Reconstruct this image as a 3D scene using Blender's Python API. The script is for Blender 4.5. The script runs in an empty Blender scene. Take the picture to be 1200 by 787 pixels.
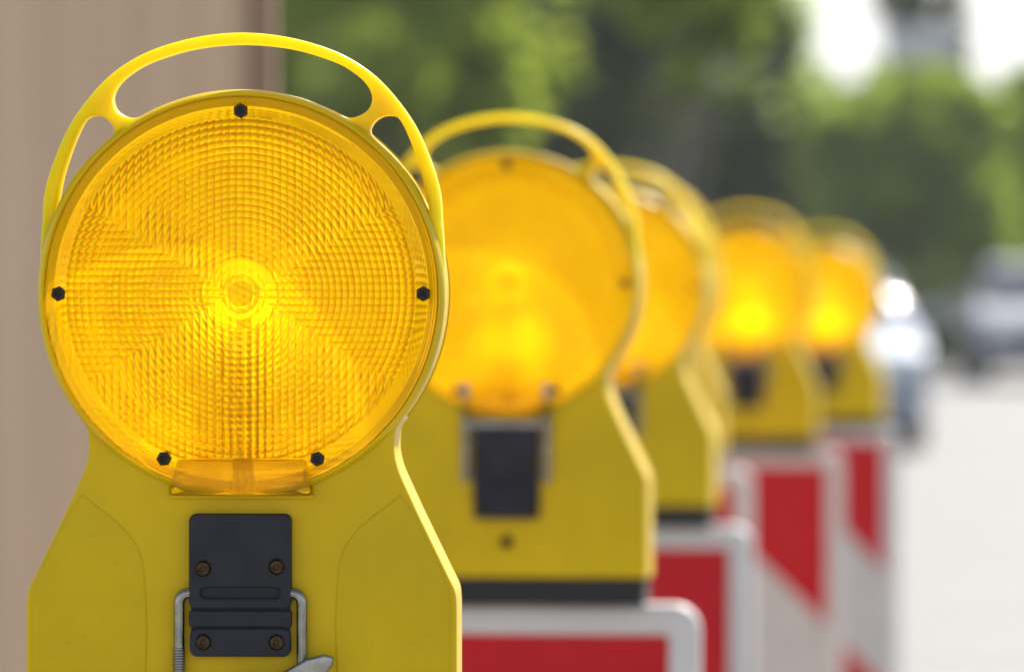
import bpy, bmesh, math, random
from mathutils import Vector, Matrix
R = math.radians
C = bpy.context.scene.collection
scene = bpy.context.scene

# ---------------------------------------------------------------- camera, sky, sun, exposure
CAM_H = 1.3
F = 7000.0                       # focal length in photo pixels (1200 px wide)
cam = bpy.data.cameras.new('camera'); camo = bpy.data.objects.new('camera', cam); C.objects.link(camo)
camo.location = (0, 0, CAM_H); camo.rotation_euler = (R(90), 0, 0)
cam.sensor_width = 36; cam.lens = 210; cam.shift_y = -79.5/1200
cam.clip_start = 0.05; cam.clip_end = 2000
cam.dof.use_dof = True; cam.dof.focus_distance = 2.655; cam.dof.aperture_fstop = 10.8
scene.camera = camo

SUN_EL, SUN_AZ = 43, 27          # sun behind the row, a little to the right (azimuth from +Y towards +X)
w = bpy.data.worlds.new('World'); scene.world = w; w.use_nodes = True
nt = w.node_tree; bg = nt.nodes['Background']
sky = nt.nodes.new('ShaderNodeTexSky'); sky.sky_type = 'NISHITA'; sky.sun_disc = False
sky.sun_elevation = R(SUN_EL); sky.sun_rotation = R(SUN_AZ); sky.air_density = 1.0; sky.dust_density = 1.0; sky.ozone_density = 0.6
# thin white cloud veil, thickest low over the horizon
tcw = nt.nodes.new('ShaderNodeTexCoord'); sx = nt.nodes.new('ShaderNodeSeparateXYZ'); nt.links.new(tcw.outputs['Generated'], sx.inputs[0])
cn = nt.nodes.new('ShaderNodeTexNoise'); cn.inputs['Scale'].default_value = 3; cn.inputs['Detail'].default_value = 6; nt.links.new(tcw.outputs['Generated'], cn.inputs['Vector'])
vr = nt.nodes.new('ShaderNodeMapRange'); vr.inputs[1].default_value = 0; vr.inputs[2].default_value = .5; vr.inputs[3].default_value = .95; vr.inputs[4].default_value = .1; nt.links.new(sx.outputs['Z'], vr.inputs[0])
ca = nt.nodes.new('ShaderNodeMath'); ca.operation = 'MULTIPLY_ADD'; ca.use_clamp = True; ca.inputs[1].default_value = .5; nt.links.new(cn.outputs[0], ca.inputs[0])
cb = nt.nodes.new('ShaderNodeMath'); cb.operation = 'SUBTRACT'; cb.inputs[1].default_value = .25; nt.links.new(vr.outputs[0], cb.inputs[0]); nt.links.new(cb.outputs[0], ca.inputs[2])
cmx = nt.nodes.new('ShaderNodeMix'); cmx.data_type = 'RGBA'; cmx.inputs[7].default_value = (8.3, 8.2, 8.3, 1)
nt.links.new(ca.outputs[0], cmx.inputs[0]); nt.links.new(sky.outputs[0], cmx.inputs[6])
nt.links.new(cmx.outputs[2], bg.inputs[0]); bg.inputs[1].default_value = 0.085
sl = bpy.data.lights.new('sun', 'SUN'); sl.energy = 5.0; sl.angle = R(0.53); sl.color = (1, .95, .87)
so = bpy.data.objects.new('sun', sl); C.objects.link(so)
sd = Vector((math.cos(R(SUN_EL))*math.sin(R(SUN_AZ)), math.cos(R(SUN_EL))*math.cos(R(SUN_AZ)), math.sin(R(SUN_EL))))
so.rotation_euler = sd.to_track_quat('Z', 'Y').to_euler()
scene.view_settings.view_transform = 'Standard'; scene.view_settings.look = 'None'
scene.view_settings.exposure = 1.0; scene.view_settings.gamma = 1
scene.render.engine = 'CYCLES'
cy = scene.cycles
cy.max_bounces = 12; cy.transmission_bounces = 8; cy.transparent_max_bounces = 12; cy.diffuse_bounces = 4
cy.caustics_refractive = True; cy.caustics_reflective = False; cy.sample_clamp_indirect = 6
cy.use_denoising = True
cy.use_adaptive_sampling = False

U = 1/2600.0                     # one photo pixel at the nearest lamp, in metres
D0 = F*U

# ---------------------------------------------------------------- helpers
def tag(o, label=None, cat=None, group=None, kind=None):
    if label: o['label'] = label
    if cat: o['category'] = cat
    if group: o['group'] = group
    if kind: o['kind'] = kind
    return o
def empty(name, loc=(0, 0, 0), rz=0):
    o = bpy.data.objects.new(name, None); C.objects.link(o)
    o.location = loc; o.rotation_euler = (0, 0, rz); o.empty_display_size = .05
    return o
def link(name, me, parent=None, loc=(0, 0, 0), rot=(0, 0, 0), scale=(1, 1, 1)):
    o = bpy.data.objects.new(name, me); C.objects.link(o)
    o.location = loc; o.rotation_euler = rot; o.scale = scale
    if parent: o.parent = parent
    return o
def smooth(me, ang=35):
    for p in me.polygons: p.use_smooth = True
    me.set_sharp_from_angle(angle=R(ang))
    return me
def bm_mesh(name, bm, mat, ang=35):
    bmesh.ops.recalc_face_normals(bm, faces=bm.faces)
    me = bpy.data.meshes.new(name); bm.to_mesh(me); bm.free()
    if mat: me.materials.append(mat)
    return smooth(me, ang)
def plate(name, loops, y0, y1, bevel, mat, res=3):
    """outlines in (x, z) -> solid between depths y0 (front) and y1 (back), rounded edges"""
    cu = bpy.data.curves.new('tmp', 'CURVE'); cu.dimensions = '2D'; cu.fill_mode = 'BOTH'
    for lp in loops:
        sp = cu.splines.new('POLY'); sp.points.add(len(lp)-1); sp.use_cyclic_u = True
        for p, (x, z) in zip(sp.points, lp): p.co = (x, z, 0, 1)
    th = abs(y1-y0)
    cu.extrude = max(th/2-bevel, 1e-5); cu.bevel_depth = bevel; cu.bevel_resolution = res; cu.offset = -bevel
    o = bpy.data.objects.new('tmp', cu); C.objects.link(o)
    dg = bpy.context.evaluated_depsgraph_get(); dg.update()
    me = bpy.data.meshes.new_from_object(o.evaluated_get(dg), depsgraph=dg)
    bpy.data.objects.remove(o); bpy.data.curves.remove(cu)
    me.transform(Matrix.Rotation(R(90), 4, 'X'))
    me.transform(Matrix.Translation((0, (y0+y1)/2, 0)))
    me.materials.clear(); me.name = name
    if mat: me.materials.append(mat)
    bm = bmesh.new(); bm.from_mesh(me); bmesh.ops.remove_doubles(bm, verts=bm.verts, dist=1e-6); bm.to_mesh(me); bm.free()
    return smooth(me)
def merge(name, meshes, mat):
    bm = bmesh.new()
    for m in meshes: bm.from_mesh(m)
    me = bpy.data.meshes.new(name); bm.to_mesh(me); bm.free()
    me.materials.append(mat)
    return smooth(me)
def arc(cx, cz, r, a0, a1, n):
    return [(cx+r*math.cos(R(a0+(a1-a0)*i/n)), cz+r*math.sin(R(a0+(a1-a0)*i/n))) for i in range(n+1)]
def rrect(x0, z0, x1, z1, r, n=6):
    return arc(x1-r, z1-r, r, 0, 90, n)+arc(x0+r, z1-r, r, 90, 180, n)+arc(x0+r, z0+r, r, 180, 270, n)+arc(x1-r, z0+r, r, 270, 360, n)
def catmull(pts, n=6, closed=True):
    out = []; L = len(pts)
    for i in range(L if closed else L-1):
        g = lambda k: pts[(i+k) % L] if closed else pts[max(0, min(L-1, i+k))]
        p0, p1, p2, p3 = g(-1), g(0), g(1), g(2)
        for k in range(n):
            t = k/n
            out.append(tuple(.5*(2*p1[j]+(p2[j]-p0[j])*t+(2*p0[j]-5*p1[j]+4*p2[j]-p3[j])*t*t+(3*p1[j]-p0[j]-3*p2[j]+p3[j])*t**3) for j in (0, 1)))
    if not closed: out.append(pts[-1])
    return out
def sc(lp, k=U): return [(x*k, z*k) for x, z in lp]
def mir(lp): return [(-x, z) for x, z in lp][::-1]
def add_box(bm, x0, x1, y0, y1, z0, z1, bev=0, seg=2):
    r = bmesh.ops.create_cube(bm, size=1)
    for v in r['verts']:
        v.co = Vector(((x0+x1)/2+v.co.x*(x1-x0), (y0+y1)/2+v.co.y*(y1-y0), (z0+z1)/2+v.co.z*(z1-z0)))
    if bev:
        es = list({e for v in r['verts'] for e in v.link_edges})
        bmesh.ops.bevel(bm, geom=es, offset=bev, segments=seg, affect='EDGES', profile=.5)
def add_tube(bm, pts, rad, n=12, caps=True):
    pts = [Vector(p) for p in pts]; rs = rad if isinstance(rad, (list, tuple)) else [rad]*len(pts)
    rings = []; up = None
    for i, p in enumerate(pts):
        d = (pts[min(i+1, len(pts)-1)]-pts[max(i-1, 0)]).normalized()
        if up is None:
            up = Vector((0, 1, 0)) if abs(d.y) < .9 else Vector((1, 0, 0))
        s = d.cross(up).normalized(); up = s.cross(d).normalized()
        rings.append([bm.verts.new(p+rs[i]*(math.cos(2*math.pi*k/n)*s+math.sin(2*math.pi*k/n)*up)) for k in range(n)])
    for a, b in zip(rings, rings[1:]):
        for k in range(n): bm.faces.new((a[k], a[(k+1) % n], b[(k+1) % n], b[k]))
    if caps: bm.faces.new(rings[0][::-1]); bm.faces.new(rings[-1])
def bend(pts, r, n=6):
    """rounds the corners of a 3-D path"""
    pts = [Vector(p) for p in pts]; out = [pts[0]]
    for a, b, c in zip(pts, pts[1:], pts[2:]):
        u = (a-b).normalized(); v = (c-b).normalized()
        p, q = b+u*r, b+v*r
        for i in range(n+1):
            t = i/n; out.append((1-t)**2*p+2*t*(1-t)*b+t*t*q)
    out.append(pts[-1]); return out
def lathe(bm, prof, n=96, closed=False):
    """profile (r, y) turned about the Y axis"""
    rings = []
    for r, y in prof:
        if r < 1e-9: rings.append([bm.verts.new((0, y, 0))])
        else: rings.append([bm.verts.new((r*math.cos(2*math.pi*k/n), y, r*math.sin(2*math.pi*k/n))) for k in range(n)])
    prs = list(zip(rings, rings[1:]))
    if closed: prs.append((rings[-1], rings[0]))
    for a, b in prs:
        for k in range(n):
            j = (k+1) % n
            if len(a) == 1 and len(b) == 1: continue
            if len(a) == 1: bm.faces.new((a[0], b[k], b[j]))
            elif len(b) == 1: bm.faces.new((a[k], a[j], b[0]))
            else: bm.faces.new((a[k], a[j], b[j], b[k]))

# ---------------------------------------------------------------- materials
def mat(name):
    m = bpy.data.materials.new(name); m.use_nodes = True
    return m, m.node_tree, m.node_tree.nodes['Principled BSDF']
def N(t, kind, **kw):
    n = t.nodes.new(kind)
    for k, v in kw.items():
        if k.startswith('i_'): n.inputs[int(k[2:])].default_value = v
        else: setattr(n, k, v)
    return n
def plain(name, col, rough=.5, metal=0, spec=.5, noise=0, nscale=30, bump=0, bscale=200, stretch=(1, 1, 1), coat=0):
    m, t, p = mat(name)
    p.inputs['Base Color'].default_value = (*col, 1); p.inputs['Roughness'].default_value = rough
    p.inputs['Metallic'].default_value = metal; p.inputs['Specular IOR Level'].default_value = spec
    p.inputs['Coat Weight'].default_value = coat
    if noise or bump:
        tc = N(t, 'ShaderNodeTexCoord'); mp = N(t, 'ShaderNodeMapping'); mp.inputs['Scale'].default_value = stretch
        t.links.new(tc.outputs['Object'], mp.inputs[0])
    if noise:
        nz = N(t, 'ShaderNodeTexNoise'); nz.inputs['Scale'].default_value = nscale; nz.inputs['Detail'].default_value = 6
        t.links.new(mp.outputs[0], nz.inputs['Vector'])
        rp = N(t, 'ShaderNodeValToRGB'); e = rp.color_ramp.elements
        e[0].position = .3; e[1].position = .7
        e[0].color = tuple(c*(1-noise) for c in col)+(1,); e[1].color = tuple(min(1, c*(1+noise)) for c in col)+(1,)
        t.links.new(nz.outputs[0], rp.inputs[0]); t.links.new(rp.outputs[0], p.inputs['Base Color'])
        mr = N(t, 'ShaderNodeMapRange'); mr.inputs[3].default_value = max(0, rough-.1); mr.inputs[4].default_value = min(1, rough+.15)
        t.links.new(nz.outputs[0], mr.inputs[0]); t.links.new(mr.outputs[0], p.inputs['Roughness'])
    if bump:
        nb = N(t, 'ShaderNodeTexNoise'); nb.inputs['Scale'].default_value = bscale; nb.inputs['Detail'].default_value = 4
        t.links.new(mp.outputs[0], nb.inputs['Vector'])
        b = N(t, 'ShaderNodeBump'); b.inputs['Strength'].default_value = 1; b.inputs['Distance'].default_value = bump
        t.links.new(nb.outputs[0], b.inputs['Height']); t.links.new(b.outputs[0], p.inputs['Normal'])
    return m

M = {}
# yellow plastic, faint dust and scuffs, slightly translucent
def yellow(name='yellow_plastic', thin=False):
    m, t, p = mat(name)
    tc = N(t, 'ShaderNodeTexCoord')
    nz = N(t, 'ShaderNodeTexNoise'); nz.inputs['Scale'].default_value = 14; nz.inputs['Detail'].default_value = 8; nz.inputs['Roughness'].default_value = .62
    t.links.new(tc.outputs['Object'], nz.inputs['Vector'])
    rp = N(t, 'ShaderNodeValToRGB'); e = rp.color_ramp.elements
    e[0].position = .33; e[0].color = (.60, .40, .0, 1); e[1].position = .66; e[1].color = (.70, .475, .0, 1)
    t.links.new(nz.outputs[0], rp.inputs[0])
    sp = N(t, 'ShaderNodeTexNoise'); sp.inputs['Scale'].default_value = 420; sp.inputs['Detail'].default_value = 3
    t.links.new(tc.outputs['Object'], sp.inputs['Vector'])
    s2 = N(t, 'ShaderNodeValToRGB'); s2.color_ramp.elements[0].position = .68; s2.color_ramp.elements[1].position = .76
    t.links.new(sp.outputs[0], s2.inputs[0])
    mx = N(t, 'ShaderNodeMix', data_type='RGBA'); mx.inputs[7].default_value = (.42, .32, .05, 1)
    mu = N(t, 'ShaderNodeMath', operation='MULTIPLY'); mu.inputs[1].default_value = .5
    t.links.new(s2.outputs[0], mu.inputs[0]); t.links.new(mu.outputs[0], mx.inputs[0]); t.links.new(rp.outputs[0], mx.inputs[6])
    t.links.new(mx.outputs[2], p.inputs['Base Color'])
    mr = N(t, 'ShaderNodeMapRange'); mr.inputs[3].default_value = .3; mr.inputs[4].default_value = .5
    t.links.new(nz.outputs[0], mr.inputs[0]); t.links.new(mr.outputs[0], p.inputs['Roughness'])
    p.inputs['Subsurface Weight'].default_value = .12; p.inputs['Subsurface Radius'].default_value = (1, .75, .05)
    p.inputs['Subsurface Scale'].default_value = .009; p.inputs['Specular IOR Level'].default_value = .2
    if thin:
        e[0].color = (.70, .50, .0, 1); e[1].color = (.80, .58, .0, 1); p.inputs['Subsurface Weight'].default_value = .85; p.inputs['Subsurface Scale'].default_value = .03  # sunlit brightness of the handle put into a lighter base, with more translucency
    b = N(t, 'ShaderNodeBump'); b.inputs['Distance'].default_value = .00012; b.inputs['Strength'].default_value = 1
    n3 = N(t, 'ShaderNodeTexNoise'); n3.inputs['Scale'].default_value = 60; n3.inputs['Detail'].default_value = 5
    t.links.new(tc.outputs['Object'], n3.inputs['Vector']); t.links.new(n3.outputs[0], b.inputs['Height']); t.links.new(b.outputs[0], p.inputs['Normal'])
    return m
M['yellow'] = yellow(); M['yellow_sunlit'] = yellow('sunlit_yellow_plastic', True)
M['black'] = plain('black_plastic', (.022, .0235, .031), .5, spec=.22, noise=.25, nscale=60, bump=.00006, bscale=900)
M['rubber'] = plain('black_rubber', (.02, .02, .02), .8, noise=.2)
M['bolt'] = plain('dark_bolt', (.035, .022, .014), .4, metal=.6, noise=.5, nscale=300)
M['hole'] = plain('socket_black', (.008, .007, .006), .7)
M['brass'] = plain('tarnished_screw', (.055, .036, .022), .28, metal=1, noise=.5, nscale=400)
M['zinc'] = plain('zinc_steel', (.27, .265, .25), .22, metal=1, noise=.3, nscale=90, bump=.00008, bscale=400)
M['post'] = plain('milky_stem', (.8, .74, .5), .6)
_t = M['post'].node_tree; _o = _t.nodes['Material Output']; _x = N(_t, 'ShaderNodeMixShader'); _x.inputs[0].default_value = .55; _l = N(_t, 'ShaderNodeBsdfTransparent'); _l.inputs[0].default_value = (.85, .75, .5, 1)
_t.links.new(_t.nodes['Principled BSDF'].outputs[0], _x.inputs[1]); _t.links.new(_l.outputs[0], _x.inputs[2]); _t.links.new(_x.outputs[0], _o.inputs[0])
M['board_white'] = plain('white_plastic', (.60, .585, .565), .5, noise=.08, nscale=9)
M['foot'] = plain('recycled_rubber', (.05, .048, .045), .9, noise=.3, nscale=40, bump=.001, bscale=80)

def amber(name, front, fluted=True):
    """moulded amber lens: toric rings crossed with vertical (top, bottom) or horizontal (sides) flutes"""
    m = bpy.data.materials.new(name); m.use_nodes = True; t = m.node_tree
    for n in list(t.nodes): t.nodes.remove(n)
    L = t.links.new
    out = N(t, 'ShaderNodeOutputMaterial')
    def math_(op, a, b=None, c=None):
        n = N(t, 'ShaderNodeMath', operation=op)
        for i, v in enumerate((a, b, c)):
            if v is None: continue
            if isinstance(v, (int, float)): n.inputs[i].default_value = v
            else: L(v, n.inputs[i])
        return n.outputs[0]
    tc = N(t, 'ShaderNodeTexCoord'); s = N(t, 'ShaderNodeSeparateXYZ'); L(tc.outputs['Object'], s.inputs[0])
    x = math_('MULTIPLY', s.outputs['X'], 1/U); z = math_('MULTIPLY', s.outputs['Z'], 1/U)
    r = math_('SQRT', math_('ADD', math_('MULTIPLY', x, x), math_('MULTIPLY', z, z)))
    ax, az = math_('ABSOLUTE', x), math_('ABSOLUTE', z)
    saw = lambda v, p: math_('SUBTRACT', math_('MULTIPLY', math_('FRACT', math_('DIVIDE', v, p)), 2), 1)
    inside = math_('MULTIPLY', math_('LESS_THAN', r, 206), math_('LESS_THAN', math_('MULTIPLY', z, -1), 192))
    centre = math_('LESS_THAN', r, 41)
    notc = math_('SUBTRACT', 1, math_('MULTIPLY', centre, .75))
    side = math_('GREATER_THAN', ax, math_('MULTIPLY', math_('ADD', az, 8), 1.62))
    ringp = 7.5
    ra = math_('MULTIPLY', saw(r, ringp), math_('MULTIPLY', math_('MULTIPLY', inside, notc), 1.3))
    # fine rings on the plain flange
    flange = math_('GREATER_THAN', r, 206)
    rf = math_('MULTIPLY', math_('SINE', math_('MULTIPLY', r, 1.9)), math_('MULTIPLY', flange, .10))
    ra = math_('ADD', ra, rf)
    va = math_('MULTIPLY', saw(math_('ADD', x, 4.3), 8.6), math_('MULTIPLY', math_('MULTIPLY', inside, math_('SUBTRACT', 1, side)), 1.2))
    ha = math_('MULTIPLY', saw(math_('ADD', z, 4.3), 8.6), math_('MULTIPLY', math_('MULTIPLY', inside, side), 1.2))
    va = math_('MULTIPLY', va, notc)
    rs = math_('MAXIMUM', r, 1)
    if not fluted: ra = va = ha = 0
    nx = math_('ADD', math_('MULTIPLY', math_('DIVIDE', x, rs), ra), va)
    nz = math_('ADD', math_('MULTIPLY', math_('DIVIDE', z, rs), ra), ha)
    # a little unevenness in the moulding
    no = N(t, 'ShaderNodeTexNoise'); no.inputs['Scale'].default_value = 55; no.inputs['Detail'].default_value = 3; L(tc.outputs['Object'], no.inputs['Vector'])
    no2 = N(t, 'ShaderNodeSeparateColor'); L(no.outputs['Color'], no2.inputs[0])
    nx = math_('ADD', nx, math_('MULTIPLY', math_('SUBTRACT', no2.outputs[0], .5), .25))
    nz = math_('ADD', nz, math_('MULTIPLY', math_('SUBTRACT', no2.outputs[1], .5), .25))
    cv = N(t, 'ShaderNodeCombineXYZ'); L(nx, cv.inputs[0]); L(nz, cv.inputs[2])
    vt = N(t, 'ShaderNodeVectorTransform', vector_type='VECTOR', convert_from='OBJECT', convert_to='WORLD'); L(cv.outputs[0], vt.inputs[0])
    ge = N(t, 'ShaderNodeNewGeometry')
    ad = N(t, 'ShaderNodeVectorMath', operation='ADD'); L(vt.outputs[0], ad.inputs[0]); L(ge.outputs['Normal'], ad.inputs[1])
    nm = N(t, 'ShaderNodeVectorMath', operation='NORMALIZE'); L(ad.outputs[0], nm.inputs[0])
    nrm = nm.outputs[0]
    # colour: patterned face yellow-amber, thick flange more orange
    cm = N(t, 'ShaderNodeMix', data_type='RGBA')
    cm.inputs[6].default_value = (1, .72, .0, 1) if fluted else (1, .92, .01, 1); cm.inputs[7].default_value = (1, .72, .0, 1) if fluted else (1, .92, .01, 1)
    L(flange, cm.inputs[0])
    col = cm.outputs[2]
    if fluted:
        # refraction glints and dark cell edges painted in as a varying tint
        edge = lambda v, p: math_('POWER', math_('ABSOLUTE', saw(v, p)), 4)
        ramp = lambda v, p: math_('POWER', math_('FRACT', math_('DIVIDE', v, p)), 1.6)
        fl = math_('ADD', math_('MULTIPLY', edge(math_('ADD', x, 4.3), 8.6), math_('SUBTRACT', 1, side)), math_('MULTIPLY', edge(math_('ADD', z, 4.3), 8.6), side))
        # the painted glints vary at random from prism to prism
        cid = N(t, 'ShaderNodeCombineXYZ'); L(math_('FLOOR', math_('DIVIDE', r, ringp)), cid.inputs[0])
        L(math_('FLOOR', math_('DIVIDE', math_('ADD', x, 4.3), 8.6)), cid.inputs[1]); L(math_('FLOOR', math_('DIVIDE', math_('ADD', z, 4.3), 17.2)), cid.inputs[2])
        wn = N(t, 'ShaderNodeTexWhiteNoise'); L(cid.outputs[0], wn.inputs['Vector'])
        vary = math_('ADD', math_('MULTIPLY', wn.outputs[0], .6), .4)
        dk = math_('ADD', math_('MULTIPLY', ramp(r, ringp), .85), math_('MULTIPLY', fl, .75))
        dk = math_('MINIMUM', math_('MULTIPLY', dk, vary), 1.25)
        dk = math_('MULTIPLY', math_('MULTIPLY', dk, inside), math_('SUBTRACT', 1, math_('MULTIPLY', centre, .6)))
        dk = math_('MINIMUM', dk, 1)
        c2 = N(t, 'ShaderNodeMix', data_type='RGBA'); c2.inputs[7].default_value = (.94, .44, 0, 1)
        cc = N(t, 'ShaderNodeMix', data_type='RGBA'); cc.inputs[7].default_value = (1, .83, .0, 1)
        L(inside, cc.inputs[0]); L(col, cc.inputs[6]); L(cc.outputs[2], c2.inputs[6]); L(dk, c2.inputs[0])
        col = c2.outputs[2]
    tr = N(t, 'ShaderNodeBsdfTranslucent'); L(col, tr.inputs[0]); L(nrm, tr.inputs['Normal'])
    rfr = N(t, 'ShaderNodeBsdfRefraction'); L(col, rfr.inputs[0]); L(nrm, rfr.inputs['Normal'])
    rfr.inputs['Roughness'].default_value = .05; rfr.inputs['IOR'].default_value = 1.49
    gl = N(t, 'ShaderNodeBsdfGlossy'); gl.inputs['Roughness'].default_value = .12; L(nrm, gl.inputs['Normal'])
    df = N(t, 'ShaderNodeBsdfDiffuse'); L(col, df.inputs[0]); L(nrm, df.inputs['Normal'])
    m1 = N(t, 'ShaderNodeMixShader')
    if front:
        m1.inputs[0].default_value = .36; L(rfr.outputs[0], m1.inputs[1]); L(tr.outputs[0], m1.inputs[2])
        base = m1.outputs[0]
    else:
        tp = N(t, 'ShaderNodeBsdfTransparent'); L(col, tp.inputs[0])
        m1.inputs[0].default_value = .48; L(tp.outputs[0], m1.inputs[1]); L(tr.outputs[0], m1.inputs[2])
        base = m1.outputs[0]
    m0 = N(t, 'ShaderNodeMixShader'); L(math_('MULTIPLY_ADD', flange, .16 if fluted else 0, .03), m0.inputs[0]); L(base, m0.inputs[1]); L(df.outputs[0], m0.inputs[2])
    fr = N(t, 'ShaderNodeFresnel'); fr.inputs[0].default_value = 1.22; L(nrm, fr.inputs['Normal'])
    m2 = N(t, 'ShaderNodeMixShader'); L(fr.outputs[0], m2.inputs[0]); L(m0.outputs[0], m2.inputs[1]); L(gl.outputs[0], m2.inputs[2])
    L(m2.outputs[0], out.inputs[0])
    return m
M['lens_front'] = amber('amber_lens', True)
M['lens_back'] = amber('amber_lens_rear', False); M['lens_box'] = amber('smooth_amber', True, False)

def sheeting():
    m, t, p = mat('striped_sheeting')
    tc = N(t, 'ShaderNodeTexCoord'); s = N(t, 'ShaderNodeSeparateXYZ'); t.links.new(tc.outputs['Object'], s.inputs[0])
    # local z is measured from the top of the board; band edges fall to the right
    a = N(t, 'ShaderNodeMath', operation='MULTIPLY_ADD'); a.inputs[1].default_value = .95; t.links.new(s.outputs['X'], a.inputs[0]); t.links.new(s.outputs['Z'], a.inputs[2])
    b = N(t, 'ShaderNodeMath', operation='ADD'); b.inputs[1].default_value = 360*U; t.links.new(a.outputs[0], b.inputs[0])
    c = N(t, 'ShaderNodeMath', operation='DIVIDE'); c.inputs[1].default_value = .39; t.links.new(b.outputs[0], c.inputs[0])
    d = N(t, 'ShaderNodeMath', operation='FRACT'); t.links.new(c.outputs[0], d.inputs[0])
    e1 = N(t, 'ShaderNodeMath', operation='LESS_THAN'); e1.inputs[1].default_value = .5; t.links.new(d.outputs[0], e1.inputs[0])
    e2 = N(t, 'ShaderNodeMath', operation='GREATER_THAN'); e2.inputs[1].default_value = 0; t.links.new(b.outputs[0], e2.inputs[0])
    e = N(t, 'ShaderNodeMath', operation='MAXIMUM'); t.links.new(e1.outputs[0], e.inputs[0]); t.links.new(e2.outputs[0], e.inputs[1])
    mx = N(t, 'ShaderNodeMix', data_type='RGBA'); mx.inputs[6].default_value = (.58, .565, .545, 1); mx.inputs[7].default_value = (.54, .008, .016, 1)
    t.links.new(e.outputs[0], mx.inputs[0])
    nz = N(t, 'ShaderNodeTexNoise'); nz.inputs['Scale'].default_value = 25; nz.inputs['Detail'].default_value = 6; t.links.new(tc.outputs['Object'], nz.inputs['Vector'])
    mr = N(t, 'ShaderNodeMapRange'); mr.inputs[3].default_value = .82; mr.inputs[4].default_value = 1.1; t.links.new(nz.outputs[0], mr.inputs[0])
    vm = N(t, 'ShaderNodeVectorMath', operation='SCALE'); t.links.new(mx.outputs[2], vm.inputs[0]); t.links.new(mr.outputs[0], vm.inputs['Scale'])
    t.links.new(vm.outputs[0], p.inputs['Base Color']); p.inputs['Roughness'].default_value = .45; p.inputs['Specular IOR Level'].default_value = .2
    return m
M['sheet'] = sheeting()

def leaf(name, c0, c1, tl=.5):
    m = bpy.data.materials.new(name); m.use_nodes = True; t = m.node_tree
    for n in list(t.nodes): t.nodes.remove(n)
    out = N(t, 'ShaderNodeOutputMaterial'); tc = N(t, 'ShaderNodeTexCoord')
    nz = N(t, 'ShaderNodeTexNoise'); nz.inputs['Scale'].default_value = 1.6; nz.inputs['Detail'].default_value = 5
    t.links.new(tc.outputs['Object'], nz.inputs['Vector'])
    rp = N(t, 'ShaderNodeValToRGB'); rp.color_ramp.elements[0].position = .35; rp.color_ramp.elements[1].position = .65
    rp.color_ramp.elements[0].color = (*c0, 1); rp.color_ramp.elements[1].color = (*c1, 1)
    t.links.new(nz.outputs[0], rp.inputs[0])
    d = N(t, 'ShaderNodeBsdfDiffuse'); tr = N(t, 'ShaderNodeBsdfTranslucent'); t.links.new(rp.outputs[0], d.inputs[0])
    vm = N(t, 'ShaderNodeVectorMath', operation='MULTIPLY'); vm.inputs[1].default_value = (2.2, 2.1, 1.3); t.links.new(rp.outputs[0], vm.inputs[0]); t.links.new(vm.outputs[0], tr.inputs[0])
    mx = N(t, 'ShaderNodeMixShader'); mx.inputs[0].default_value = tl; t.links.new(d.outputs[0], mx.inputs[1]); t.links.new(tr.outputs[0], mx.inputs[2])
    t.links.new(mx.outputs[0], out.inputs[0]); return m
M['leaf_bright'] = leaf('leaf_bright', (.12, .165, .028), (.22, .28, .05), .6)
M['leaf_mid'] = leaf('leaf_mid', (.115, .17, .03), (.23, .31, .045), .6)
M['leaf_dark'] = leaf('leaf_dark', (.045, .06, .03), (.09, .115, .05), .45)
M['bark'] = plain('bark', (.09, .07, .055), .9, noise=.4, nscale=8, bump=.01, bscale=20, stretch=(1, 1, .2))

# ---------------------------------------------------------------- ground, road
def ground_z(y):
    tb = [(-1e4, 0), (4.14, 0), (5.6, -.008), (7.08, -.004), (7.96, -.017), (9.8, -.034), (1e5, -.034)]
    for (a, za), (b, zb) in zip(tb, tb[1:]):
        if y <= b: return za+(zb-za)*(y-a)/(b-a)
def sheet(name, xs, ys, dz, m):
    bm = bmesh.new(); g = [[bm.verts.new((x, y, ground_z(y)+dz)) for x in xs] for y in ys]
    for i in range(len(ys)-1):
        for j in range(len(xs)-1): bm.faces.new((g[i][j], g[i][j+1], g[i+1][j+1], g[i+1][j]))
    me = bpy.data.meshes.new(name); bm.to_mesh(me); bm.free(); me.materials.append(m)
    for p in me.polygons: p.use_smooth = True
    return tag(link(name, me), kind='structure')
YS = [-400, -50, 0, 2, 4.14, 4.8, 5.6, 6.3, 7.08, 7.5, 7.96, 9, 9.8, 12, 20, 40, 80, 150, 1500]
M['verge'] = plain('verge', (.07, .09, .035), .95, noise=.4, nscale=3, bump=.03, bscale=20)
def paving():
    m, t, p = mat('paving')
    tc = N(t, 'ShaderNodeTexCoord')
    br = N(t, 'ShaderNodeTexBrick'); br.inputs['Scale'].default_value = 1; br.inputs['Brick Width'].default_value = .3; br.inputs['Row Height'].default_value = .3
    br.inputs['Mortar Size'].default_value = .006; br.inputs['Color1'].default_value = (.27, .26, .24, 1); br.inputs['Color2'].default_value = (.31, .30, .28, 1); br.inputs['Mortar'].default_value = (.14, .13, .12, 1)
    t.links.new(tc.outputs['Object'], br.inputs['Vector']); t.links.new(br.outputs[0], p.inputs['Base Color']); p.inputs['Roughness'].default_value = .85
    return m
M['paving'] = paving()
M['road'] = plain('pale_road', (.165, .16, .154), .75, noise=.25, nscale=1.2, bump=.002, bscale=90)
sheet('ground', [-600, -50, -8, 0, 12, 50, 600], YS, -.05, M['verge'])
sheet('pavement', [-6, -2, 0, 1.0], [y for y in YS if -60 <= y <= 150], .0, M['paving'])
sheet('road', [1.12, 4, 10], [-50]+[y for y in YS if 0 <= y <= 150], -.03, M['road'])
bm = bmesh.new(); ys = [y for y in YS if -60 <= y <= 150]
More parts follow.
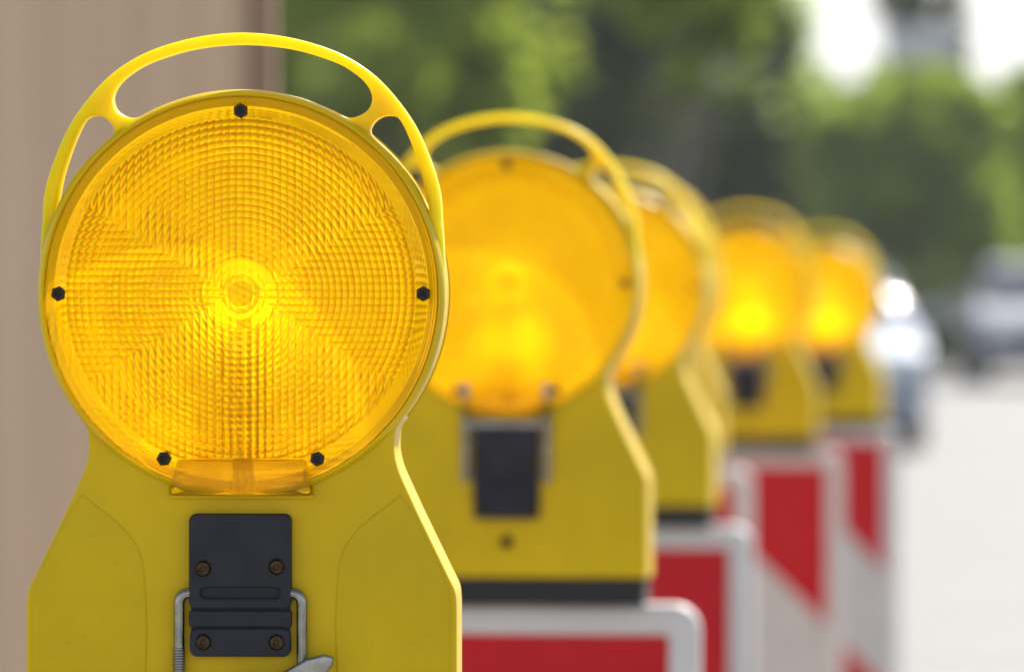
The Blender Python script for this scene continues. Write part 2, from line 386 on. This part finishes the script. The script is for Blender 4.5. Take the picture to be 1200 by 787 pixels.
for a, b in zip(ys, ys[1:]):
    za, zb = ground_z(a), ground_z(b)
    v = [bm.verts.new(c) for c in ((1.002, a, za+.004), (1.12, a, za+.004), (1.12, b, zb+.004), (1.002, b, zb+.004), (1.12, a, za-.12), (1.12, b, zb-.12))]
    bm.faces.new(v[:4]); bm.faces.new((v[1], v[4], v[5], v[2]))
tag(link('kerb', bm_mesh('kerb', bm, plain('kerb_stone', (.42, .41, .39), .8, noise=.15, nscale=5))), kind='structure')

# ---------------------------------------------------------------- the warning lamp
ZC = 578*U                                    # height of the lens centre above the lamp's foot
HD = 75*U                                     # half depth of the housing
def build_meshes():
    m = {}
    off = lambda lp: [(x*U, z*U+ZC) for x, z in lp]
    # housing outline: ring on a necked, shouldered body
    right = [(182, -158), (180, -170), (180, -186), (184, -204), (190, -219)]
    right = catmull([(190, -147)]+right, 5, False)
    right += [(208, -258), (242, -328)]+catmull([(247, -338), (251.5, -349), (253, -366)], 5, False)+[(253, -530)]
    circ = arc(0, 0, 237.5, -37.7, 217.7, 120)
    body = circ+[(-x, z) for x, z in right[1:]]+right[:0:-1]
    # opening for the lenses with a notch for the light box below
    a = math.degrees(math.asin(80/230.5))
    hole = arc(0, 0, 230.5, -90+a, 270-a, 120)+[(-80, -231.5), (80, -231.5)]
    h1 = plate('h', [off(body), off(hole)], -HD, HD, 7*U, None, 4)
    pad = [(111, -526), (110, -443), (109, -383), (112, -328), (118, -301), (131, -280), (152, -260), (172, -245), (187, -232), (205, -259), (238.5, -328), (245.5, -348), (247, -366), (247, -526)]
    pad = catmull(pad[:9], 5, False)+pad[9:]
    p1 = plate('p', [off(pad)], -HD-1.2*U, -HD+8.4*U, 4.4*U, None, 6)
    p2 = plate('p', [off(mir(pad))], -HD-1.2*U, -HD+8.4*U, 4.4*U, None, 6)
    # rim standing proud round the lens
    def rim(s):
        bm = bmesh.new()
        pr = [(231, -70), (231.6, -83), (232.6, -84.5), (234.2, -84.5), (235, -83.5), (239.2, -74.5), (239.4, -68)]
        lathe(bm, [(r*U, y*U*s) for r, y in pr], 160, True)
        bmesh.ops.translate(bm, verts=bm.verts, vec=(0, 0, ZC)); return bm_mesh('rim', bm, None)
    m['housing'] = merge('housing', [h1, p1, p2, rim(1), rim(-1)], M['yellow'])
    # carrying handle: arch with three openings
    outer = [(-238, 10), (-237.5, 45), (-235, 84), (-232.5, 117), (-222.5, 153), (-202, 199), (-171.5, 240), (-141, 267), (-102.5, 287), (-52, 301), (0, 306)]
    outer = catmull(outer+mir(outer)[1:], 5, False)
    band = outer+arc(0, 0, 233, 2.5, 177.5, 90)
    big = [(0, 291), (-55, 286), (-103, 272), (-128.5, 258.5), (-145, 244), (-152, 230), (-147, 215), (-131, 206.5), (-116, 209), (-78, 226.5), (-43, 235.3), (0, 239.3)]
    big = [(x*1.008, z+(1.8 if z > 243 else 0)) for x, z in big]
    big = catmull(big+mir(big)[1:-1], 5)
    small = [(-218.5, 97), (-215.5, 113), (-209.5, 142), (-197, 178), (-184, 204), (-171.5, 209), (-158, 204), (-150.5, 192), (-156, 181), (-174.5, 164.5), (-192, 143), (-206, 122), (-214.5, 103)]
    small = catmull([(x-(1.5 if x < -183 else 0), z) for x, z in small], 5)
    m['handle'] = plate('handle', [off(band), off(big), off(small), off(mir(small))], -68*U, -22*U, 4.5*U, M['yellow_sunlit'], 4)
    # lens (a moulded sheet), origin at its own centre
    def lens(mt):
        bm = bmesh.new()
        pr = [(0, -83.5)]+[(r, -83.5+3.0*(r/206)**2) for r in range(12, 206, 12)]+[(206, -80.5), (208.5, -77.5), (216, -77), (218.5, -75.4), (221, -75.4), (223, -77), (231.4, -77)]
        lathe(bm, [(r*U, y*U) for r, y in pr], 160)
        return bm_mesh('lens', bm, mt, 60)
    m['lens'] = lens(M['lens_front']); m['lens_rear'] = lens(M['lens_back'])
    # light box under the lens: an open-backed amber cover
    bm = bmesh.new(); add_box(bm, -81*U, 83*U, -97*U, -60*U, -235*U, -194*U, 5*U, 3)
    bmesh.ops.delete(bm, geom=[f for f in bm.faces if f.calc_center_median().y > -66*U], context='FACES')
    for v in bm.verts:
        if v.co.z > -205*U: v.co.x *= .93; 
        if v.co.y < -88*U and v.co.z > -205*U: v.co.y += 9*U
    m['box'] = bm_mesh('box', bm, M['lens_box'], 50)
    bm = bmesh.new(); add_box(bm, -84*U, 86*U, -82*U, -62*U, -239.5*U, -235.6*U, 1.2*U)
    m['sill'] = bm_mesh('sill', bm, M['yellow'])
    # hexagonal socket screw on the flange
    bm = bmesh.new(); lathe(bm, [(0, -3*U), (4.6*U, -3*U), (5*U, -6*U), (8.2*U, -6*U), (9*U, -5*U), (9*U, 3*U), (0, 3*U)], 6); m['hex'] = bm_mesh('hex', bm, M['bolt'], 20)
    bm = bmesh.new(); lathe(bm, [(0, -3.5*U), (4.4*U, -3.5*U), (4.4*U, 0), (0, 0)], 6); m['socket'] = bm_mesh('socket', bm, M['hole'], 20)
    bm = bmesh.new(); lathe(bm, [(230.2*U, -72*U), (229.4*U, -72*U), (229.4*U, 72*U), (230.2*U, 72*U)], 120, True)  # white liner added inside the chamber to bounce light onto the flange
    for v in list(bm.verts): v.co.z += ZC
    bmesh.ops.delete(bm, geom=[f for f in bm.faces if f.calc_center_median().z < ZC-200*U], context='FACES')
    m['bounce_liner'] = bm_mesh('bounce_liner', bm, plain('bounce_liner_white', (.93, .93, .9), .5))
    # inside: a stem carrying the light source
    bm = bmesh.new(); add_box(bm, -12*U, 12*U, -10*U, 10*U, -228*U, -30*U, 3*U); m['stem'] = bm_mesh('stem', bm, M['post'])
    bm = bmesh.new(); lathe(bm, [(0, -26*U), (10*U, -24*U), (18*U, -16*U), (22*U, -4*U), (22*U, 4*U), (18*U, 16*U), (10*U, 24*U), (0, 26*U)], 32)
    bg_ = plain('lit_bulb', (.85, .7, .3), .3); pb = bg_.node_tree.nodes['Principled BSDF']
    pb.inputs['Emission Color'].default_value = (1, .75, .25, 1); pb.inputs['Emission Strength'].default_value = .22
    m['bulb'] = bm_mesh('bulb', bm, bg_)
    # latch: black cover of three bars with a long slot, four screws
    s0 = -HD-3*U
    a_ = plate('a', [off(rrect(-60, -368, 60, -257, 9)), off(rrect(-47, -356, 47, -343, 6))], s0-13*U, s0+6*U, 2.5*U, None)
    b_ = plate('b', [off(rrect(-60, -389, 60, -370.5, 2.2))], s0-12*U, s0+6*U, 1.6*U, None)
    c_ = plate('c', [off(rrect(-59, -424, 59, -391, 9))], s0-13*U, s0+6*U, 2.5*U, None)
    d_ = plate('d', [off(rrect(-58, -421, 58, -260, 8))], s0-7*U, s0+5*U, 1*U, None)
    m['latch'] = merge('latch', [a_, b_, c_, d_], M['black'])
    bm = bmesh.new(); lathe(bm, [(0, -1.5*U), (2.2*U, -1.8*U), (3*U, -4*U), (7.5*U, -3.4*U), (9.3*U, -1*U), (9.3*U, 3*U), (0, 3*U)], 20); m['screw'] = bm_mesh('screw', bm, M['brass'], 25)
    bm = bmesh.new(); lathe(bm, [(9.2*U, -.2*U), (9.2*U, -.9*U), (11.2*U, -.9*U), (11.2*U, -.2*U)], 20, True); m['ring'] = bm_mesh('ring', bm, M['hole'], 25)
    zy = -HD-8*U
    def rod(pts, r=6.2, rb=10):
        bm = bmesh.new(); add_tube(bm, bend([(x*U, y*U, z*U+ZC) for x, y, z in pts], rb*U), r*U, 14); return bm_mesh('rod', bm, M['zinc'])
    Y = -75-9
    m['bail_down'] = rod([(-52, Y, -350), (-72, Y, -350), (-72, Y, -545), (72, Y, -545), (72, Y, -350), (52, Y, -350)], 6.4, 13)
    bm = bmesh.new()
    add_tube(bm, [(-72*U, Y*U, ZC+z*U) for z in [-414+(-1.05)*i for i in range(100)]], [(6.6+(.9 if i % 3 else 0))*U for i in range(100)], 16); m['thread'] = bm_mesh('thread', bm, M['zinc'], 20)
    # lever: folded steel tongue
    ang = R(27)
    lv = [(88, -13), (103, -7), (108, 1), (101, 9), (78, 14), (40, 12), (-70, 8), (-70, -12), (60, -13)]
    lv = [(x*math.cos(ang)-z*math.sin(ang)+14, x*math.sin(ang)+z*math.cos(ang)-474) for x, z in lv]
    m['lever'] = plate('lever', [off(lv)], -HD-24*U, -HD-14*U, 3.5*U, M['zinc'], 4)
    bm = bmesh.new(); lathe(bm, [(0, -30*U), (9*U, -29*U), (13*U, -25*U), (14*U, 0), (0, 0)], 24); m['knob'] = bm_mesh('knob', bm, M['black'])
    # raised bail of the lamps behind
    m['arm'] = rod([(74, Y, -357), (74, Y, -262), (74, Y, -194)], 6.5, 10)
    bm = bmesh.new(); lathe(bm, [(0, -9*U), (8*U, -8*U), (10*U, -3*U), (10*U, 8*U), (0, 9*U)], 16); m['arm_end'] = bm_mesh('arm_end', bm, M['zinc'])
    bm = bmesh.new(); add_box(bm, -80*U, 80*U, (Y-8)*U, (Y+5)*U, ZC-259*U, ZC-247*U, 3*U); m['crossbar'] = bm_mesh('crossbar', bm, M['zinc'])
    # rubber foot band
    m['foot'] = plate('foot', [off(rrect(-247, -578, 247, -532, 5))], -HD+3*U, HD-3*U, 3*U, M['rubber'])
    return m
LM = build_meshes()
def lens_glow_light(energy, size):  # light added below the bulb so the lens glows from inside
    b = bpy.data.lights.new('lens_glow_light', 'POINT'); b.energy = energy; b.color = (1, .72, .22); b.shadow_soft_size = size; return b
GLOW_DIM, GLOW_MID, GLOW_FULL = lens_glow_light(.010, .024), lens_glow_light(.020, .026), lens_glow_light(.046, .026)
def warning_lamp(x, y, z, rz, label, bail_up, bulb=None):
    t = empty('warning_lamp', (x, y, z), rz)
    tag(t, label, 'warning lamp', 'amber warning lamps in a row along the road')
    link('housing', LM['housing'], t); link('handle', LM['handle'], t); link('foot_band', LM['foot'], t)
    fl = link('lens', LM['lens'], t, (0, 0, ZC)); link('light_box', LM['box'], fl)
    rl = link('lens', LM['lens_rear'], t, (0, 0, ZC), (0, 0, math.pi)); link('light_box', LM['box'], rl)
    link('sill', LM['sill'], t, (0, 0, ZC))
    for sx, sz in ((0, 214), (-214, 0), (214, 0), (-90, -193), (90, -193)):
        s = link('screw', LM['hex'], t, (sx*U, -78.5*U, ZC+sz*U), (0, random.uniform(0, 1), 0)); link('socket', LM['socket'], s)
    link('bounce_liner', LM['bounce_liner'], t)
    st = link('bulb_stem', LM['stem'], t, (0, 0, ZC)); link('bulb', LM['bulb'], st)
    pl = bpy.data.objects.new('lens_glow_light', bulb or GLOW_DIM); C.objects.link(pl); pl.parent = t; pl.location = (4*U, 4*U, ZC-(105 if bail_up else 40)*U)
    la = link('latch_cover', LM['latch'], t)
    for sx, sz in ((-43, -321), (43, -319), (-43, -407), (43, -407)):
        s = link('screw', LM['screw'], la, (sx*U, -92.2*U, ZC+sz*U), (0, random.uniform(0, 3), 0))
    if bail_up:
        ba = link('bail', LM['crossbar'], t)
        for s in (1, -1):
            link('arm', LM['arm'], ba, scale=(s, 1, 1)); link('arm_end', LM['arm_end'], ba, (s*74*U, -86*U, ZC-188*U))
        link('bolt', LM['screw'], t, (0, -77*U, ZC-466*U), scale=(1.3, 1, 1.3))
    else:
        ba = link('bail', LM['bail_down'], t); link('thread', LM['thread'], ba)
        le = link('lever', LM['lever'], t); link('knob', LM['knob'], le, (8*U, -85*U, ZC-458*U))
    return t

# ---------------------------------------------------------------- the striped board that carries it
def board_meshes():
    m = {}; W, H = 345*U, 1.0
    fr = rrect(-W, -H, W, 0, 48*U, 10); inn = rrect(-W+58*U, -H+58*U, W-58*U, -58*U, 10*U)
    m['frame'] = plate('frame', [fr, inn], -28*U, 28*U, 16*U, M['board_white'], 5)
    m['sheet'] = plate('sheet', [rrect(-W+52*U, -H+52*U, W-52*U, -52*U, 8*U)], -14*U, 14*U, 1*U, M['sheet'])
    bm = bmesh.new(); add_box(bm, -.045, .045, -.03, .03, 0, .09, .008); add_box(bm, -.4, .4, -.2, .2, 0, .0667, .02, 3); m['foot'] = bm_mesh('foot', bm, M['foot'])
    return m
BM = board_meshes()
def board(x, y, z, rz, label):
    t = empty('traffic_beacon', (x, y, z), rz)
    tag(t, label, 'beacon', 'red and white beacon boards under the lamps')
    link('frame', BM['frame'], t, (0, 0, 1.067)); link('sheeting', BM['sheet'], t, (0, 0, 1.067)); link('base_plate', BM['foot'], t)
    return t
LAMPS = [  # photo x, photo y of lens centre, scale, rotation
    (285, 344, 1.0, -1.9, 'big sharp yellow warning lamp in front, whole ribbed amber lens and steel lever in view', 'board hidden under the large sharp nearest warning lamp'),
    (599, 332, .65, -6, 'second yellow warning lamp, behind the big sharp one, steel bail raised over black latch', 'red board with white frame directly under the second warning lamp'),
    (719, 338, .48, -9, 'third yellow warning lamp, just behind the one with raised bail, on a red board', 'third beacon board, deep red with white frame, left of the white diagonal'),
    (753, 329, .38, -9, 'fourth yellow warning lamp, mostly hidden, a narrow strip between third and fifth lamp', 'fourth beacon board, only its white rounded corner showing left of the diagonal red one'),
    (878, 341, .322, -7, 'fifth yellow warning lamp, blurred, black latch half covered, on board with a white diagonal', 'fifth beacon board, red above a white diagonal, widest of the far ones'),
    (970, 349, .264, -12, 'farthest and smallest yellow warning lamp at the right end of the row', 'farthest beacon board, narrow red strip beside the bright road'),
]
for px, py, s, rot, lb, bl in LAMPS:
    D = D0/s; x = (px-600)/F*D; zc = CAM_H-(py-314)/F*D
    y = D+HD
    zb = zc-ZC; zg = ground_z(y)
    f = zb-.0667*0
    t = warning_lamp(x, y, zb, R(rot), lb, s < 1, GLOW_DIM if s == 1 else GLOW_MID if s > .36 else GLOW_FULL)
    board(x, y, zb-1.0672, R(rot-(16 if s < .3 else 0)), bl)

# ---------------------------------------------------------------- timber hoarding on the left
def planks():
    m, t, p = mat('weathered_planks')
    tc = N(t, 'ShaderNodeTexCoord'); mp = N(t, 'ShaderNodeMapping'); mp.inputs['Scale'].default_value = (16, 16, .5)
    t.links.new(tc.outputs['Object'], mp.inputs[0])
    nz = N(t, 'ShaderNodeTexNoise'); nz.inputs['Scale'].default_value = 1.4; nz.inputs['Detail'].default_value = 8; t.links.new(mp.outputs[0], nz.inputs['Vector'])
    rp = N(t, 'ShaderNodeValToRGB'); e = rp.color_ramp.elements; e[0].position = .3; e[0].color = (.50, .365, .24, 1); e[1].position = .72; e[1].color = (.66, .495, .335, 1)
    t.links.new(nz.outputs[0], rp.inputs[0]); t.links.new(rp.outputs[0], p.inputs['Base Color']); p.inputs['Roughness'].default_value = .7
    return m
M['planks'] = planks(); M['batten'] = plain('batten', (.27, .165, .11), .7, noise=.25, nscale=10, stretch=(4, 4, .3))
D = 6.3
xr = (322-600)/F*D
h = empty('wooden_hoarding', (xr-.8, D, ground_z(D))); tag(h, 'tall taupe timber hoarding with vertical boards left behind the lamps', 'hoarding')
bm = bmesh.new()
x = xr-.024
random.seed(4)
while x > xr-1.9:
    x0 = x-.118
    add_box(bm, x0-(xr-.8), x-.0003-(xr-.8), -.012, .012, .06, 2.25, .0008, 1); x = x0
link('boards', bm_mesh('boards', bm, M['planks']), h)
bm = bmesh.new(); add_box(bm, .778, .8, -.03, .04, 0, 2.27, .003); link('edge_batten', bm_mesh('edge_batten', bm, M['batten']), h)
for k in range(2):
    bm = bmesh.new(); add_box(bm, -1.1, .76, .013, .05, .4+k*1.35, .49+k*1.35, .003); link('rail', bm_mesh('rail', bm, M['batten']), h)
for k in range(2):
    bm = bmesh.new(); add_tube(bm, [(.55-1.4*k, .1, 0), (.55-1.4*k, .1, 2.2)], .045, 14); link('post', bm_mesh('post', bm, M['batten']), h)

# ---------------------------------------------------------------- trees and shrubs
def foliage(blobs, n, size, seed):
    rnd = random.Random(seed); vs = []; fs = []
    wts = [b[3]*b[4]*b[5] for b in blobs]
    cl = []
    for _ in range(max(20, n//45)):
        bx, by, bz, rx, ry, rz = rnd.choices(blobs, wts)[0]
        while True:
            p = Vector((rnd.uniform(-1, 1), rnd.uniform(-1, 1), rnd.uniform(-1, 1)))
            if p.length <= 1: break
        p = p.normalized()*(p.length**.45) if p.length > 0 else p
        cl.append((Vector((bx+p.x*rx, by+p.y*ry, bz+p.z*rz)), rnd.uniform(.12, .3)*min(rx, rz)))
    for _ in range(n):
        c, r = rnd.choice(cl)
        q = c+Vector((rnd.gauss(0, 1), rnd.gauss(0, 1), rnd.gauss(0, .8)))*r*.55
        if q.z < .05: continue
        nrm = Vector((rnd.gauss(0, 1), rnd.gauss(0, 1), rnd.gauss(.4, 1))).normalized()
        u = nrm.orthogonal().normalized(); u.rotate(Matrix.Rotation(rnd.uniform(0, 6.28), 3, nrm)); v = nrm.cross(u)
        s = size*rnd.uniform(.6, 1.3); i = len(vs)
        vs += [q+u*s, q+v*s*.45, q-u*s, q-v*s*.45+nrm*s*.15]; fs.append((i, i+1, i+2, i+3))
    me = bpy.data.meshes.new('foliage'); me.from_pydata(vs, [], fs); return me
def tree(name, label, cat, px, D, blobs, n, size, leafm, trunk_r, trunk_h, seed, group=None, part='crown'):
    """blobs: (dx, dy, z, rx, ry, rz) in metres round the trunk foot"""
    x = (px-600)/F*D
    t = empty(name, (x, D, ground_z(D)-.05)); tag(t, label, cat, group)
    me = foliage(blobs, n, size, seed); me.materials.append(leafm); link(part, me, t)
    rnd = random.Random(seed+1); bm = bmesh.new()
    p = [(rnd.uniform(-.04, .04)*k, rnd.uniform(-.04, .04)*k, trunk_h*k/5) for k in range(6)]
    add_tube(bm, p, [trunk_r*(1.25 if k == 0 else 1-.1*k) for k in range(6)], 10)
    for b in blobs[:6]:
        a = Vector(p[rnd.randint(2, 4)]); e = Vector((b[0], b[1], b[2]))
        add_tube(bm, [a, a.lerp(e, .5)+Vector((0, 0, -.05)), e], [trunk_r*.5, trunk_r*.32, trunk_r*.1], 7)
    link('trunk', bm_mesh('trunk', bm, M['bark']), t)
    return t
TG = 'trees behind the row of lamps'
tree('tree', 'bright green leafy tree right beside the hoarding edge', 'tree', 440, 52, [(0, 0, 3.5, 1.3, 1.2, 1.0), (-.6, .2, 2.7, .8, .8, .7), (.8, 0, 2.8, .8, .8, .6), (.3, .3, 4.3, 1.0, 1.0, .7), (1.3, .4, 3.4, .6, .6, .5)], 9000, .1, M['leaf_bright'], .12, 3.2, 1, TG)
tree('tree', 'dark shady tree above the second lamp', 'tree', 655, 64, [(0, 0, 3.9, 1.5, 1.3, 1.3), (-.9, 0, 2.8, 1.0, .8, .9), (.9, 0, 3.0, .7, .8, .8), (-1.5, .3, 3.4, .7, .7, .8)], 11000, .12, M['leaf_dark'], .16, 3.5, 2, TG)
tree('tree', 'small yellow green tree top centre between two dark trees', 'tree', 800, 47, [(.05, 0, 3.3, .42, .5, .42), (-.2, 0, 3.9, .6, .6, .5), (.35, 0, 3.0, .25, .3, .3), (.2, .2, 3.7, .5, .5, .5)], 5000, .08, M['leaf_bright'], .06, 3.4, 3, TG)
tree('tree', 'tall dark narrow evergreen left of the white sky gap', 'tree', 885, 72, [(0, 0, 1.6, .62, .6, 1.5), (0, 0, 3.6, .58, .6, 1.6), (-.05, 0, 5.6, .5, .5, 1.4)], 12000, .1, M['leaf_dark'], .14, 6, 4, TG)
tree('tree', 'dark slim treetop between the two bright sky gaps', 'tree', 1078, 112, [(0, 0, 6.4, .85, .8, 1.2), (.2, 0, 4.6, .9, .8, 1.3), (0, 0, 8, .7, .7, 1.2)], 8000, .13, M['leaf_dark'], .14, 7, 5, TG)
SG = 'bushes at the far end of the road'
tree('bush', 'big rounded green bush above the farthest lamp', 'bush', 1045, 88, [(0, 0, 2.2, 1.7, 1.5, 1.7), (-1.0, 0, 1.4, 1.0, 1, 1.2), (.9, -.2, 1.5, .9, .9, 1.3), (.4, 0, 3.4, 1.1, 1.0, .9), (-.9, 0, 2.9, .9, .8, .9), (1.2, 0, 3.2, .8, .8, .8), (-1.25, 0, 3.2, .75, .8, .9), (-.4, .2, 3.9, .8, .8, .5)], 28000, .11, M['leaf_mid'], .12, 2.4, 6, SG, 'foliage')
tree('bush', 'mid green bush at the right edge behind the parked car', 'bush', 1175, 92, [(0, 0, 1.8, 1.3, 1.3, 1.6), (.8, 0, 3.0, 1.2, 1.1, 1.3), (-.5, 0, 3.1, .9, .8, .9), (.2, 0, 3.5, .8, .8, .7), (.7, 0, 4.0, .8, .8, .6)], 23000, .11, M['leaf_mid'], .1, 2.4, 7, SG, 'foliage')
tree('bush', 'low dark bush between the two parked cars', 'bush', 1075, 80, [(0, 0, .5, .8, .6, .6), (.35, 0, .9, .5, .5, .6), (-.5, 0, .7, .6, .6, .6)], 5000, .08, M['leaf_dark'], .06, .9, 8, SG, 'foliage')
me = foliage([(x, random.uniform(-4, 4), 2.6, 3.5, 3, 3.0) for x in range(-16, 5, 3)]+[(x, 0, 6.5, 3.5, 3, 3) for x in range(-16, 4, 3)]+[(x, 2, 2.2, 3, 3, 3.0) for x in range(6, 24, 3)], 70000, .25, 11)
me.materials.append(M['leaf_mid']); tag(link('far_woodland', me, None, (1.5, 140, -.05)), 'blurred green mass of far trees behind everything', 'woodland', kind='stuff')

# ---------------------------------------------------------------- things at the far end
# grey-blue house
Dh = 100
hx = (800-600)/F*Dh
h = empty('house', (hx, Dh, -.08)); tag(h, 'grey blue house wall glimpsed left of the tall dark evergreen', 'house')
mw = plain('grey_render', (.035, .04, .065), .8, noise=.1, nscale=2); mr_ = plain('slate_roof', (.05, .05, .055), .7, noise=.2, nscale=6)
mg = plain('window_glass', (.03, .04, .05), .08, spec=.8); mf = plain('window_frame', (.7, .7, .7), .4)
bm = bmesh.new(); add_box(bm, -1.3, 1.5, 0, 6, 0, 4.2); link('wall', bm_mesh('wall', bm, mw), h)
bm = bmesh.new(); v = [bm.verts.new(c) for c in ((-1.6, -.35, 4.15), (1.75, -.35, 4.15), (1.75, 3, 6.2), (-1.6, 3, 6.2), (-1.6, 6.3, 4.15), (1.75, 6.3, 4.15))]
bm.faces.new((v[0], v[1], v[2], v[3])); bm.faces.new((v[3], v[2], v[5], v[4])); bm.faces.new((v[0], v[3], v[4])); bm.faces.new((v[1], v[5], v[2])); bm.faces.new((v[0], v[4], v[5], v[1])); link('roof', bm_mesh('roof', bm, mr_), h)
for wx, wz in ((-.35, 3.0), (.9, 3.0), (-.35, 1.0), (.9, 1.0)):
    bm = bmesh.new()
    for a in ((-.38, .38, -.5, -.45), (-.38, .38, .45, .5), (-.38, -.33, -.45, .45), (.33, .38, -.45, .45), (-.02, .02, -.45, .45)): add_box(bm, a[0], a[1], -.05, .02, a[2], a[3])
    wf = link('window', bm_mesh('window', bm, mf), h, (wx, 0, wz))
    bm = bmesh.new(); add_box(bm, -.34, .34, -.02, -.004, -.46, .46); link('pane', bm_mesh('pane', bm, mg), wf)
# pale board on a mast
Ds = 96
sg = empty('sign_board', ((1080-600)/F*Ds, Ds, -.08)); tag(sg, 'blurred pale grey rectangular board high above the big rounded bush', 'board')
bm = bmesh.new(); add_box(bm, -.62, .62, -.03, .03, 4.72, 5.25, .02); link('panel', bm_mesh('panel', bm, plain('pale_grey', (.55, .55, .6), .5, noise=.1)), sg)
bm = bmesh.new(); add_tube(bm, [(0, .09, 0), (0, .09, 5.2)], .055, 12); link('post', bm_mesh('post', bm, M['zinc']), sg)

# parked car seen from the front
def car(Dc, cx, col, label):
    t = empty('parked_car', (cx, Dc, ground_z(Dc)-.03)); tag(t, label, 'car', 'cars parked at the far end')
    paint = plain('car_paint', col, .42, metal=.2, coat=.25); gl = plain('car_glass', (.03, .035, .045), .05, spec=.9); dk = plain('car_black', (.02, .02, .02), .6)
    pf = [(0, .3), (-.04, .55), (.05, .72), (.35, .84), (.95, .93), (1.25, .98), (1.85, 1.36), (2.3, 1.44), (3.0, 1.43), (3.6, 1.3), (4.0, 1.0), (4.15, .8), (4.2, .35), (3.9, .22), (.25, .2)]
    pf = catmull(pf, 3)
    bm = bmesh.new(); cols = []
    hw = lambda z: .88-(.0 if z < .9 else (z-.9)*.48)-max(0, .45-z)*.12
    for f in (-1, -.93, -.5, 0, .5, .93, 1):
        cols.append([bm.verts.new((f*hw(z), y+(.12*abs(f)**3 if y < .6 else 0), z-(.05 if abs(f) == 1 and z > 1.1 else 0))) for y, z in pf])
    n = len(pf)
    for a, b in zip(cols, cols[1:]):
        for k in range(n): bm.faces.new((a[k], a[(k+1) % n], b[(k+1) % n], b[k]))
    bm.faces.new(cols[0]); bm.faces.new(cols[-1][::-1]); bmesh.ops.triangulate(bm, faces=[f for f in bm.faces if len(f.verts) > 4])
    link('body', bm_mesh('body', bm, paint, 40), t)
    def quad(name, pts, m, th=.01):
        bm = bmesh.new(); v = [bm.verts.new(p) for p in pts]; f = bm.faces.new(v)
        r = bmesh.ops.extrude_face_region(bm, geom=[f]); nn = f.normal.copy() if f.normal.length else Vector((0, -1, 0)); f.normal_update()
        for q in r['geom']:
            if isinstance(q, bmesh.types.BMVert): q.co += Vector((0, -th, th))
        return link(name, bm_mesh(name, bm, m), t)
    quad('windscreen', [(-.76, 1.28, .99), (.76, 1.28, .99), (.62, 1.84, 1.35), (-.62, 1.84, 1.35)], gl, .02)
    for s in (-1, 1):
        bm = bmesh.new(); v = [bm.verts.new(p) for p in ((s*.86, 1.45, .98), (s*.86, 3.6, 1.0), (s*.70, 3.2, 1.33), (s*.69, 1.95, 1.33))]; bm.faces.new(v)
        bmesh.ops.translate(bm, verts=bm.verts, vec=(s*.012, 0, 0)); link('side_window', bm_mesh('sw', bm, gl), t)
        link('headlight', plate('hl', [rrect(s*.62-.16, .58, s*.62+.16, .74, .05)], -.03, .12, .02, plain('lamp_glass', (.75, .8, .85), .1)), t)
        bm = bmesh.new(); add_box(bm, s*.98-.09, s*.98+.09, 1.4, 1.55, .96, 1.08, .03); link('wing_mirror', bm_mesh('wm', bm, paint), t)
        for wy in (.85, 3.4):
            bm = bmesh.new(); lathe(bm, [(.2, -.1), (.3, -.11), (.325, -.08), (.325, .08), (.3, .11), (.2, .1)], 28, True)
            bmesh.ops.rotate(bm, verts=bm.verts, matrix=Matrix.Rotation(R(90), 3, 'Z')); w_ = link('wheel', bm_mesh('tyre', bm, dk), t, (s*.79, wy, .325))
            bm = bmesh.new(); lathe(bm, [(0, -.09), (.2, -.1), (.2, .1), (0, .09)], 20)
            bmesh.ops.rotate(bm, verts=bm.verts, matrix=Matrix.Rotation(R(90), 3, 'Z')); link('rim', bm_mesh('rim', bm, M['zinc']), w_)
    link('grille', plate('gr', [rrect(-.38, .5, .38, .66, .03)], -.06, .05, .01, dk), t)
    link('bumper', plate('bp', [rrect(-.84, .24, .84, .46, .06)], -.07, .1, .03, paint), t)
    link('number_plate', plate('np', [rrect(-.26, .37, .26, .48, .01)], -.085, -.06, .004, M['board_white']), t)
car(69, (1238-600)/F*69, (.19, .20, .23), 'grey car cut off by the right edge of the picture')
car(44, 2.19, (.27, .31, .37), 'silver blue car corner with dark tyre just right of the last lamp')

# ---------------------------------------------------------------- light haze
bm = bmesh.new(); add_box(bm, -60, 60, -20, 175, -2, 13)
hm = bpy.data.materials.new('haze'); hm.use_nodes = True; ht = hm.node_tree
for n_ in list(ht.nodes): ht.nodes.remove(n_)
ho = ht.nodes.new('ShaderNodeOutputMaterial'); hv = ht.nodes.new('ShaderNodeVolumePrincipled')
hv.inputs['Color'].default_value = (.95, .97, 1, 1); hv.inputs['Density'].default_value = .0005
ht.links.new(hv.outputs[0], ho.inputs['Volume'])
hb = link('haze', bm_mesh('haze', bm, hm)); tag(hb, 'thin pale summer haze over the street', 'haze', kind='stuff')
